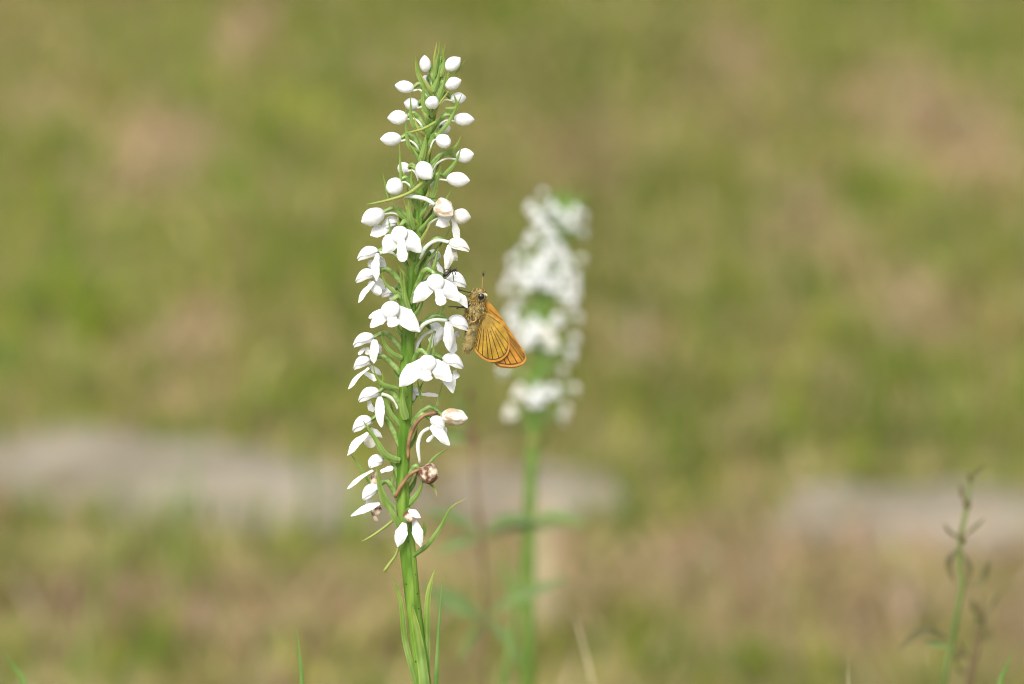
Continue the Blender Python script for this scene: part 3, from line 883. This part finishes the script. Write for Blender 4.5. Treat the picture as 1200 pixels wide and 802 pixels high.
def wing(name, root, outline, wp, bulge, margin, veins, dz=(0, 0), core=(.62, .33, .035), fringe=(.46, .21, .03), hid=.0):
    """thin fan from the root to its traced margin, with a dark border line and raised veins"""
    m = 72
    oc = smooth_path([Vector((x, y, 0)) for x, y in outline], m)
    nr = 64
    rt = Vector((*root, 0))
    V, F, C = [], [], []
    def pt(i, t, off=0.0):
        q = rt.lerp(oc[i], t)
        u = i / (m - 1)
        return Z6(q.x + dz[0], q.y + dz[1], wp + bulge * math.sin(math.pi * t) * math.sin(math.pi * u) + .5 * math.sin(u * 22) * t + off)
    for sgn in (1, -1):
        for r_ in range(nr):
            t = max(.01, r_ / (nr - 1))
            t = t ** .75
            for i in range(m):
                V.append(pt(i, t, .25 * sgn))
                q = rt.lerp(oc[i], t)
                edge = (1 - t) * (oc[i] - rt).length
                u = i / (m - 1)
                on = margin[0] < u < margin[1]
                if on and edge < 15: c = fringe
                elif on and edge < 23: c = (.10, .045, .012)
                else:
                    k = .88 + .12 * math.sin(q.x * .05 + q.y * .03)
                    dk = max(0, 1 - t * 2.2) * .35
                    c = tuple(v * k * (1 - dk) for v in core)
                C.append(c)
    k = nr * m
    for g in (0, 1):
        for r_ in range(nr - 1):
            for i in range(m - 1):
                q = (r_ * m + i, r_ * m + i + 1, (r_ + 1) * m + i + 1, (r_ + 1) * m + i)
                F.append(tuple(a + g * k for a in (q if g == 0 else q[::-1])))
    o = obj(name, V, F, M['wing'], bfly, colors=C)
    for (u0, t0, t1, wd) in veins:
        i = int(u0 * (m - 1))
        ln = (oc[i] - rt).length
        te = min(t1, 1 - 21 / ln)
        pts = [pt(i, t0 + (te - t0) * s / 5, .35) for s in range(6)]
        vv, ff = tube(pts, [.28 * wd * S, .48 * wd * S, .46 * wd * S], n=8, seg=6)
        obj('vein', vv, ff, M['vein'], o)
    return o
HW = [(345, 315), (318, 360), (292, 440), (272, 520), (266, 575), (285, 605), (330, 640), (385, 657), (440, 645), (480, 612), (500, 560), (497, 505), (470, 435), (432, 378), (390, 340)]
FWG = [(330, 330), (330, 420), (360, 560), (420, 672), (470, 686), (530, 688), (590, 668), (611, 640), (600, 595), (560, 530), (510, 455), (455, 370), (405, 302), (350, 240)]
wing('forewing', (318, 268), FWG, 2.0, 1.0, (.24, .60), [(.33, .55, 1, 1.1), (.38, .55, 1, 1.2), (.43, .6, 1, 1.2), (.48, .6, 1, 1.2), (.53, .62, 1, 1.2), (.57, .6, 1, 1.2), (.63, .55, .9, 1.2), (.72, .45, .8, .9), (.84, .3, .95, .8)],
     core=(.44, .20, .013))
wing('forewing', (318, 268), FWG, -1.5, .8, (.24, .60), [(.40, .6, 1, .8), (.5, .6, 1, .8)], dz=(-8, 9), core=(.44, .20, .013))
wing('hindwing', (330, 322), HW, 5.5, 3.0, (.26, .80), [(.12, .1, .9, .7), (.30, .28, 1, .9), (.36, .3, 1, 1), (.42, .36, 1, 1), (.475, .38, 1, 1), (.52, .34, 1, 1), (.57, .38, 1, 1), (.62, .33, 1, 1), (.67, .45, 1, .9), (.74, .3, 1, .8), (.9, .2, .98, .8)],
     core=(.40, .235, .02))
wing('hindwing', (330, 322), HW, -4.5, -1.5, (.26, .80), [(.42, .45, 1, .8), (.57, .45, 1, .8)], dz=(20, 8), core=(.40, .235, .02))
for wp_, xx in ((13.5, 309), (-3, 300)):
    rg, rf = ball(Z6(xx, 216, wp_ - .8), 27 / 5.73 * S, sy=.5)
    e = obj('eye', *ball(Z6(xx, 216, wp_), 23.5 / 5.73 * S, sy=.8), M['eye'], bfly)
    obj('eye_ring', rg, rf, M['eyering'], e)
for a, b, c in ((Z6(312, 190, 7), Z6(317, 130, 8), Z6(323, 70, 9)), (Z6(262, 195, 9), Z6(215, 186, 12), Z6(165, 172, 15))):
    an = obj('antenna', *tube([a, b, c], [.65 * S, .6 * S, .7 * S], n=10, seg=6), M['legs'] if a.x > Z6(290, 0).x else M['black'], bfly)
    dv = (c - b).normalized()
    obj('antenna_club', *tube([c - dv * 1.5 * S, c + dv * 1.5 * S, c + dv * 4 * S], [.7 * S, 1.4 * S, .5 * S], n=6, seg=8), M['black'], an)
pl = obj('palpus', *tube([Z6(330, 200, 10), Z6(343, 205, 11), Z6(348, 218, 11)], [1.4 * S, 1.6 * S, .5 * S], n=6, seg=8), M['eyering'], bfly)
obj('proboscis', *tube([Z6(258, 215, 8), Z6(225, 212, 10), Z6(190, 215, 12), Z6(168, 226, 12)], [.55 * S, .5 * S, .4 * S], n=10, seg=6), M['black'], bfly)
for pts, mm in (([(262, 246, 9), (225, 240, 12), (195, 240, 14), (170, 238, 14)], 'legs'), ([(255, 268, 9), (215, 280, 13), (170, 288, 14), (142, 298, 14)], 'black'),
                ([(250, 285, -2), (190, 290, -2), (130, 284, -2), (90, 285, -2)], 'black'), ([(285, 360, 13), (262, 385, 16), (240, 388, 15), (228, 402, 12)], 'legs'),
                ([(262, 320, 0), (220, 330, -4), (190, 345, -4), (170, 360, -2)], 'legs'), ([(250, 360, -2), (222, 375, -4), (205, 385, -4), (195, 392, -2)], 'legs')):
    obj('leg', *tube([Z6(*p) for p in pts], [1.2 * S, 1.0 * S, .8 * S, .65 * S], n=14, seg=6), M[mm], bfly)

# ------------------------------------------------------------------ small ant on the flowers
def Z3(x, y, wp=0):
    return O(400 + x / 5, 310 + y / 5, wp)
ant = thing('ant', Z3(635, 60, 18), 'small black ant clinging to the white petals above the butterfly', 'ant')
ap = [Z3(594, 70, 20), Z3(600, 66, 20), Z3(614, 58, 21), Z3(625, 50, 21), Z3(634, 45, 21), Z3(642, 40, 21), Z3(650, 36, 21), Z3(658, 33, 21), Z3(668, 34, 21), Z3(672, 36, 21)]
ar = np.array([3, 10, 13, 10, 4, 8, 8, 4, 8, 3]) / 5 * S * .95
V, F = tube(ap, [1] * 10, n=28, seg=12)
cp = smooth_path(ap, 28)
rd = np.interp(np.linspace(0, 9, 28), range(10), ar)
V = [cp[i // 12] + (v - cp[i // 12]) * rd[i // 12] for i, v in enumerate(V)]
obj('body', V, F, M['black'], ant)
for pts in ([(648, 42), (652, 52), (656, 70), (659, 102)], [(642, 44), (632, 62), (622, 72), (610, 80)], [(650, 36), (662, 26), (670, 34), (676, 44)],
            [(640, 38), (636, 22), (644, 16), (650, 18)], [(636, 42), (622, 28), (608, 34), (598, 44)], [(652, 38), (664, 44), (670, 54), (668, 62)]):
    obj('leg', *tube([Z3(x, y, 22 + (q == 1) * 3) for q, (x, y) in enumerate(pts)], [.55 * S, .5 * S, .4 * S], n=10, seg=6), M['black'], ant)
for pts in ([(670, 32), (676, 24), (672, 16)], [(671, 35), (680, 34), (684, 42)]):
    obj('antenna', *tube([Z3(x, y, 23) for x, y in pts], [.4 * S, .35 * S, .3 * S], n=6, seg=6), M['black'], ant)

M['farstem'] = mat('plain_green_stem', (.085, .165, .016), (.14, .23, .035), 200, .5, .1)
M['weedgreen'] = mat('soft_green_leaf', (.10, .21, .03), (.20, .32, .07), 200, .5, .25)

# ------------------------------------------------------------------ the second orchid, further back
D2 = 1.50
K2 = D2 / DIST
def Q(x, y, wp=0.0):
    return P(x, y, wp, D2)
S2 = S * K2
ST2 = [(652, 226, 2), (648, 260, 4), (641, 310, 6), (634, 370, 7), (629, 430, 7.5), (626, 490, 7.5), (623, 540, 8), (620, 620, 8.5), (619, 700, 9), (618, 802, 9.5)]
def stem2_x(y):
    return float(np.interp(y, [s[1] for s in ST2], [s[0] for s in ST2]))
f2 = Q(618, 802)
b2 = Vector((f2.x - .004, f2.y + .004, -.002))
orchid2 = thing('white_orchid', b2, 'out of focus white flowered orchid spike behind the butterfly, on a plain green stem', 'orchid')
sp = [Q(x, y) for x, y, r in ST2] + [f2.lerp(b2, .5), b2]
V, F = tube(sp, [1] * len(sp), n=45, seg=14)
cp = smooth_path(sp, 45)
rd = np.interp(np.linspace(0, len(sp) - 1, 45), range(len(sp)), [s[2] * .88 * S2 for s in ST2] + [9 * S2, 10 * S2])
V = [cp[i // 14] + (v - cp[i // 14]) * rd[i // 14] for i, v in enumerate(V)]
obj('stem', V, F, M['farstem'], orchid2)
def small_flower(x, y, wp, size=1.0, mm='petal', opened=True):
    global cnt
    cnt += 1
    sx = stem2_x(y + 12)
    out = Vector((x - sx, 0, wp))
    az = math.atan2(out.x, out.z) if out.length > 2 else 0
    ax = Vector((math.sin(az) * .95, -.25, math.cos(az) * .95)).normalized()
    L, W = 18 * size, 16 * size
    b = (x - ax.x * L / 2, y + ax.y * L / 2, wp - ax.z * L / 2)
    V, F = egg(Q(*b), UV(*ax), UP, L * S2, W * S2, 'hood' if opened else 'bud', rings=10, seg=14, seed=cnt)
    o = obj('flower' if opened else 'bud', V, F, M[mm], orchid2)
    ov = [Q(sx, y + 22, 0), Q(sx + (b[0] - sx) * .4, y + 6, b[2] * .5), Q(*b)]
    obj('ovary', *tube(ov, [2.2 * S2, 2.8 * S2, 2 * S2], n=8, seg=8), M['ovary'], o)
    br = [Q(sx, y + 24, 0), Q(sx + (b[0] - sx) * .6, y + 12, b[2] * .8), Q(sx + (b[0] - sx) * .9, y - 8, b[2] * .9)]
    if cnt % 2:
        obj('bract', *ribbon(br, 7 * S2, 'lance', None, .5, n=8, m=5), M['weedgreen'], orchid2)
    if opened:
        f = Vector((math.sin(az), math.cos(az))); s = Vector((math.cos(az), -math.sin(az)))
        for k in (-1, 1):
            A = Q(x - f.x * L * .2 + s.x * k * W * .2, y + W * .2, wp - f.y * L * .2 + s.y * k * W * .2)
            B = Q(x + s.x * k * L * .85, y + L * .9, wp + s.y * k * L * .85)
            face = UV(math.sin(az), .25, math.cos(az)).normalized()
            obj('sepal', *ribbon([A, A.lerp(B, .5) + face * .0006, B], 12 * size * S2, 'sepal', face, .3, n=8, m=5), M[mm], o)
        obj('lip', *ribbon([Q(x, y + W * .2, wp), Q(x + f.x * L * .3, y + L * 1.05, wp + f.y * L * .3)], 9 * size * S2, 'lip', UV(math.sin(az), .2, math.cos(az)), .3, n=7, m=5), M[mm], o)
Z7 = [(215, 65, 0), (180, 100, 1), (270, 125, 1), (335, 130, 1), (215, 150, 1), (180, 190, 1), (240, 180, 1), (300, 150, 1), (230, 225, 1), (150, 240, 1), (125, 262, 1),
      (275, 300, 1), (240, 325, 1), (312, 310, 1), (105, 345, 1), (170, 322, 1), (300, 380, 1), (260, 430, 1), (318, 430, 1), (190, 440, 1), (120, 415, 1), (165, 490, 1),
      (245, 500, 2), (300, 535, 1), (100, 585, 1), (150, 640, 2), (195, 665, 1), (250, 640, 1), (310, 640, 2), (120, 700, 2), (275, 720, 2), (285, 260, 1), (190, 265, 1), (330, 260, 2), (265, 225, 1), (135, 450, 1), (285, 700, 2), (150, 292, 1), (312, 350, 1), (140, 380, 1), (280, 352, 1), (310, 495, 1), (275, 585, 2), (240, 98, 1), (312, 112, 1), (200, 125, 1), (225, 262, 1), (205, 300, 1), (180, 470, 1), (225, 465, 2), (205, 640, 1), (335, 180, 1), (120, 310, 1)]
for k, (zx, zy, op) in enumerate(Z7):
    x, y = 550 + zx / 2.506, 200 + zy / 2.506
    off = abs(x - stem2_x(y))
    r_ = 42.0
    wp = math.sqrt(max(0, r_ * r_ - off * off)) * .9 * (1 if off < 30 or k % 3 else -.4)
    small_flower(x, y, wp, .47 + .17 * min(1, max(0, (zy - 60) / 250)), 'cream' if op == 2 else 'petal', op > 0)
for k in range(5):    # round the back
    y = 280 + k * 42
    small_flower(stem2_x(y) + 26 * math.sin(k * 2.3), y, -34, .5)
for dx, h_ in ((-4, 30), (5, 34), (12, 26), (0, 22), (20, 22)):
    obj('bract', *ribbon([Q(650 + dx, 250), Q(654 + dx * 1.3, 236), Q(656 + dx * 1.6, 250 - h_)], 9 * S2, 'lance', None, .5, n=8), M['weedgreen'], orchid2)
obj('node', *ball(Q(624, 516, 3), 7 * S2, 1, 1, .7), M['tip'], orchid2)
for pts, wd in (([(620, 620, 4), (640, 606, 10), (690, 616, 12)], 12), ([(620, 730, 4), (600, 690, 0), (585, 650, -6)], 9)):
    obj('leaf', *ribbon([Q(*p) for p in pts], wd * S2, 'leaf', None, .4), M['weedgreen'], orchid2)

# ------------------------------------------------------------------ weeds and blades
M['weedstem'] = mat('brown_weed_stem', (.10, .07, .03), (.17, .12, .055), 200, .7, .05, bump=.3)
M['weedmid'] = mat('muted_green_stem', (.09, .13, .025), (.16, .20, .05), 60, .6, .1)
M['weedleaf'] = mat('dull_weed_leaf', (.09, .16, .04), (.18, .24, .075), 120, .55, .3)
M['weedolive'] = mat('olive_weed_leaf', (.075, .07, .02), (.15, .13, .045), 120, .6, .25)
M['redhead'] = mat('red_brown_head', (.09, .05, .022), (.15, .09, .04), 300, .7, bump=.4)
M['blade'] = mat('grass_blade', (.11, .22, .04), (.19, .30, .07), 120, .5, .3)
M['deadleaf'] = mat('dead_leaf', (.27, .22, .12), (.38, .31, .18), 120, .8, .2)
M['dryblade'] = mat('dry_blade', (.42, .36, .20), (.56, .48, .30), 120, .7, .25)

def weed(name, label, D, stem, leaves, heads=(), mstem='weedstem', mleaf='weedleaf', mhead='redhead', toground=True, split=0):
    q = lambda x, y, wp=0: P(x, y, wp, D)
    s = S * D / DIST
    ft = q(stem[-1][0], stem[-1][1])
    if toground:
        b = Vector((ft.x + (q(stem[-1][0], 0).x - q(stem[-2][0], 0).x) * .6, ft.y, -.002))
        pts = [q(x, y) for x, y, r in stem] + [ft.lerp(b, .5), b]
        rr = [r * s for x, y, r in stem] + [stem[-1][2] * s * 1.1, stem[-1][2] * s * 1.2]
    t = thing(name, b, label, 'weed')
    for nm, lo, hi, mm in (('flower_stalk', 0, split + 1, 'weedolive'), ('stem', split, len(pts), mstem)):
        pp, r2 = pts[lo:hi], rr[lo:hi]
        if len(pp) < 2: continue
        n = len(pp) * 5
        V, F = tube(pp, [1] * len(pp), n=n, seg=8)
        cp = smooth_path(pp, n)
        rd = np.interp(np.linspace(0, len(pp) - 1, n), range(len(pp)), r2)
        V = [cp[i // 8] + (v - cp[i // 8]) * rd[i // 8] for i, v in enumerate(V)]
        obj(nm, V, F, M[mm], t)
    for pts, wd, *mm in leaves:
        obj('leaf', *ribbon([q(*p) for p in pts], wd * s, 'leaf', UV(0, .5, .8), .3, n=12, m=5), M[mm[0] if mm else mleaf], t)
    for (x, y, r, mm) in heads:
        V, F = egg(q(x, y + r, 0), UP, X, 2.2 * r * s, 1.6 * r * s, 'bud', rings=8, seg=10, seed=int(x + y))
        obj('seed_head', crumple(V, .0003), F, M[mm], t)
    return t

weed('whorled_weed', 'slender brown weed with whorls of narrow green leaves between the two orchids', 1.46,
     [(549, 450, 1.2), (552, 500, 1.8), (556, 560, 2), (564, 625, 2.4), (566, 680, 2.6), (569, 725, 3), (567, 802, 3.2)],
     [([(564, 628, 2), (530, 604, 8), (492, 600, 8)], 15), ([(564, 630, 6), (535, 636, 12), (508, 652, 14)], 14), ([(566, 628, 2), (590, 608, 8), (640, 610, 10)], 15),
      ([(566, 628, -4), (610, 616, -8), (662, 618, -10)], 10), ([(568, 724, 2), (535, 700, 10), (490, 686, 12)], 18), ([(568, 726, 6), (545, 716, 14), (500, 700, 18)], 16),
      ([(570, 724, 4), (600, 702, 10), (668, 676, 12)], 16), ([(570, 726, 6), (592, 745, 12), (612, 785, 12)], 15), ([(568, 726, -4), (550, 750, -8), (536, 780, -8)], 9),
      ([(553, 520, 0), (585, 508, 4), (622, 498, 4)], 9, 'weedolive'), ([(552, 520, 0), (530, 512, 2), (505, 516, 2)], 15), ([(551, 515, 2), (540, 490, 2), (536, 462, 2)], 12)],
     [(550, 462, 6, 'redhead'), (553, 516, 8, 'redhead'), (547, 505, 6, 'redhead')])
weed('brown_topped_weed', 'thin weed with a green stem and withered brown top beside the flat stone', 1.28,
     [(1138, 556, 1.4), (1134, 590, 2.6), (1126, 628, 2.8), (1124, 660, 3.2), (1127, 684, 3.6), (1122, 715, 3.8), (1114, 760, 4.2), (1106, 802, 4.6)],
     [([(1126, 632, 0), (1112, 622, 3), (1105, 612, 3)], 5, 'weedolive'), ([(1128, 630, 0), (1142, 618, 3), (1156, 606, 3)], 5, 'weedolive'),
      ([(1126, 640, 2), (1112, 658, 5), (1118, 684, 4)], 8, 'weedolive'), ([(1130, 688, 2), (1150, 680, 4), (1160, 655, 4)], 10, 'weedolive'),
      ([(1126, 645, 2), (1136, 665, 4), (1131, 688, 2)], 7, 'weedolive'), ([(1134, 592, 1), (1128, 582, 2), (1126, 566, 2)], 5, 'weedolive'), ([(1137, 566, 0), (1142, 556, 0), (1156, 544, 0)], 5, 'weedolive'),
      ([(1116, 752, 4), (1085, 738, 8), (1052, 762, 8)], 12), ([(1114, 760, 0), (1096, 754, -4), (1082, 756, -6)], 8, 'weedleaf')],
     [(1138, 562, 5, 'weedolive'), (1134, 592, 6, 'weedolive'), (1126, 632, 6, 'weedolive')], mstem='weedmid', mleaf='weedolive')
weed('short_brown_weed', 'short ragged brown and green weed at the foot of the thin weed', 1.32,
     [(1152, 698, 1.4), (1148, 720, 3.0), (1144, 760, 3.8), (1136, 802, 4.6)],
     [([(1148, 722, 0), (1142, 710, 2), (1139, 702, 2)], 10), ([(1149, 728, 2), (1160, 712, 2), (1176, 690, 2)], 5, 'weedolive'), ([(1144, 760, 2), (1154, 750, 3), (1164, 735, 3)], 7, 'weedolive'),
      ([(1142, 775, 2), (1130, 765, 3), (1122, 748, 3)], 7, 'weedolive'), ([(1146, 745, 4), (1150, 732, 5), (1152, 715, 4)], 12), ([(1140, 785, 2), (1128, 788, 3), (1120, 778, 3)], 8, 'weedolive')],
     [(1121, 768, 6, 'weedolive'), (1148, 725, 6, 'weedolive')], mleaf='weedolive')

def blade(pts, width, D, label, m='blade', name='grass_blade', cat='grass blade'):
    s = S * D / DIST
    top = [P(x, y, 0, D) for x, y in pts]
    e = top[-1]
    k = e - top[-2]
    b = Vector((e.x + k.x * .8, e.y + .006, -.003))
    q = top[::-1]
    V, F = ribbon([b, b.lerp(e, .5) + Vector((k.x * .1, 0, 0))] + q, width * s, 'tall', None, .5, n=40, m=5, thick=.05)
    tag(obj(name, V, F, M[m]), label, cat)
blade([(520, 668), (517, 696), (514, 741), (511, 798)], 7.5, 1.12, 'thin upright green grass blade beside the stem of the sharp orchid')
blade([(347, 736), (350, 762), (354, 798)], 12, 1.10, 'lone green grass blade tip standing clear to one side of the sharp orchid')
blade([(1188, 762), (1180, 775), (1172, 802)], 15, 1.22, 'dark green grass blade beside the short brown weed')
blade([(672, 715), (682, 752), (694, 800)], 5, 1.35, 'pale dry grass blade leaning beside the blurred orchid stem', 'dryblade')
blade([(994, 768), (994, 785), (994, 802)], 4, 1.22, 'thin pale dry grass tip standing alone before the bare turf', 'dryblade')
blade([(4, 765), (18, 785), (30, 803)], 16, 1.24, 'green grass blade leaning at the edge of the turf before the long stone')
blade([(612, 640), (606, 690), (598, 760), (590, 802)], 7, 1.42, 'green grass blade rising between the whorled weed and the blurred orchid')

# pale dead leaf standing in the turf behind the second orchid
gp = G(644, 745)
V, F = ribbon([gp + Vector((0, 0, -.005)), gp + Vector((-.003, .01, .025)), gp + Vector((-.003, .03, .055))], .016, 'leaf', (0, -.9, .45), .35, n=12, m=7, thick=.03)
tag(obj('dead_leaf', V, F, M['deadleaf']), 'pale dead leaf standing in the turf behind the blurred orchid stem', 'leaf')
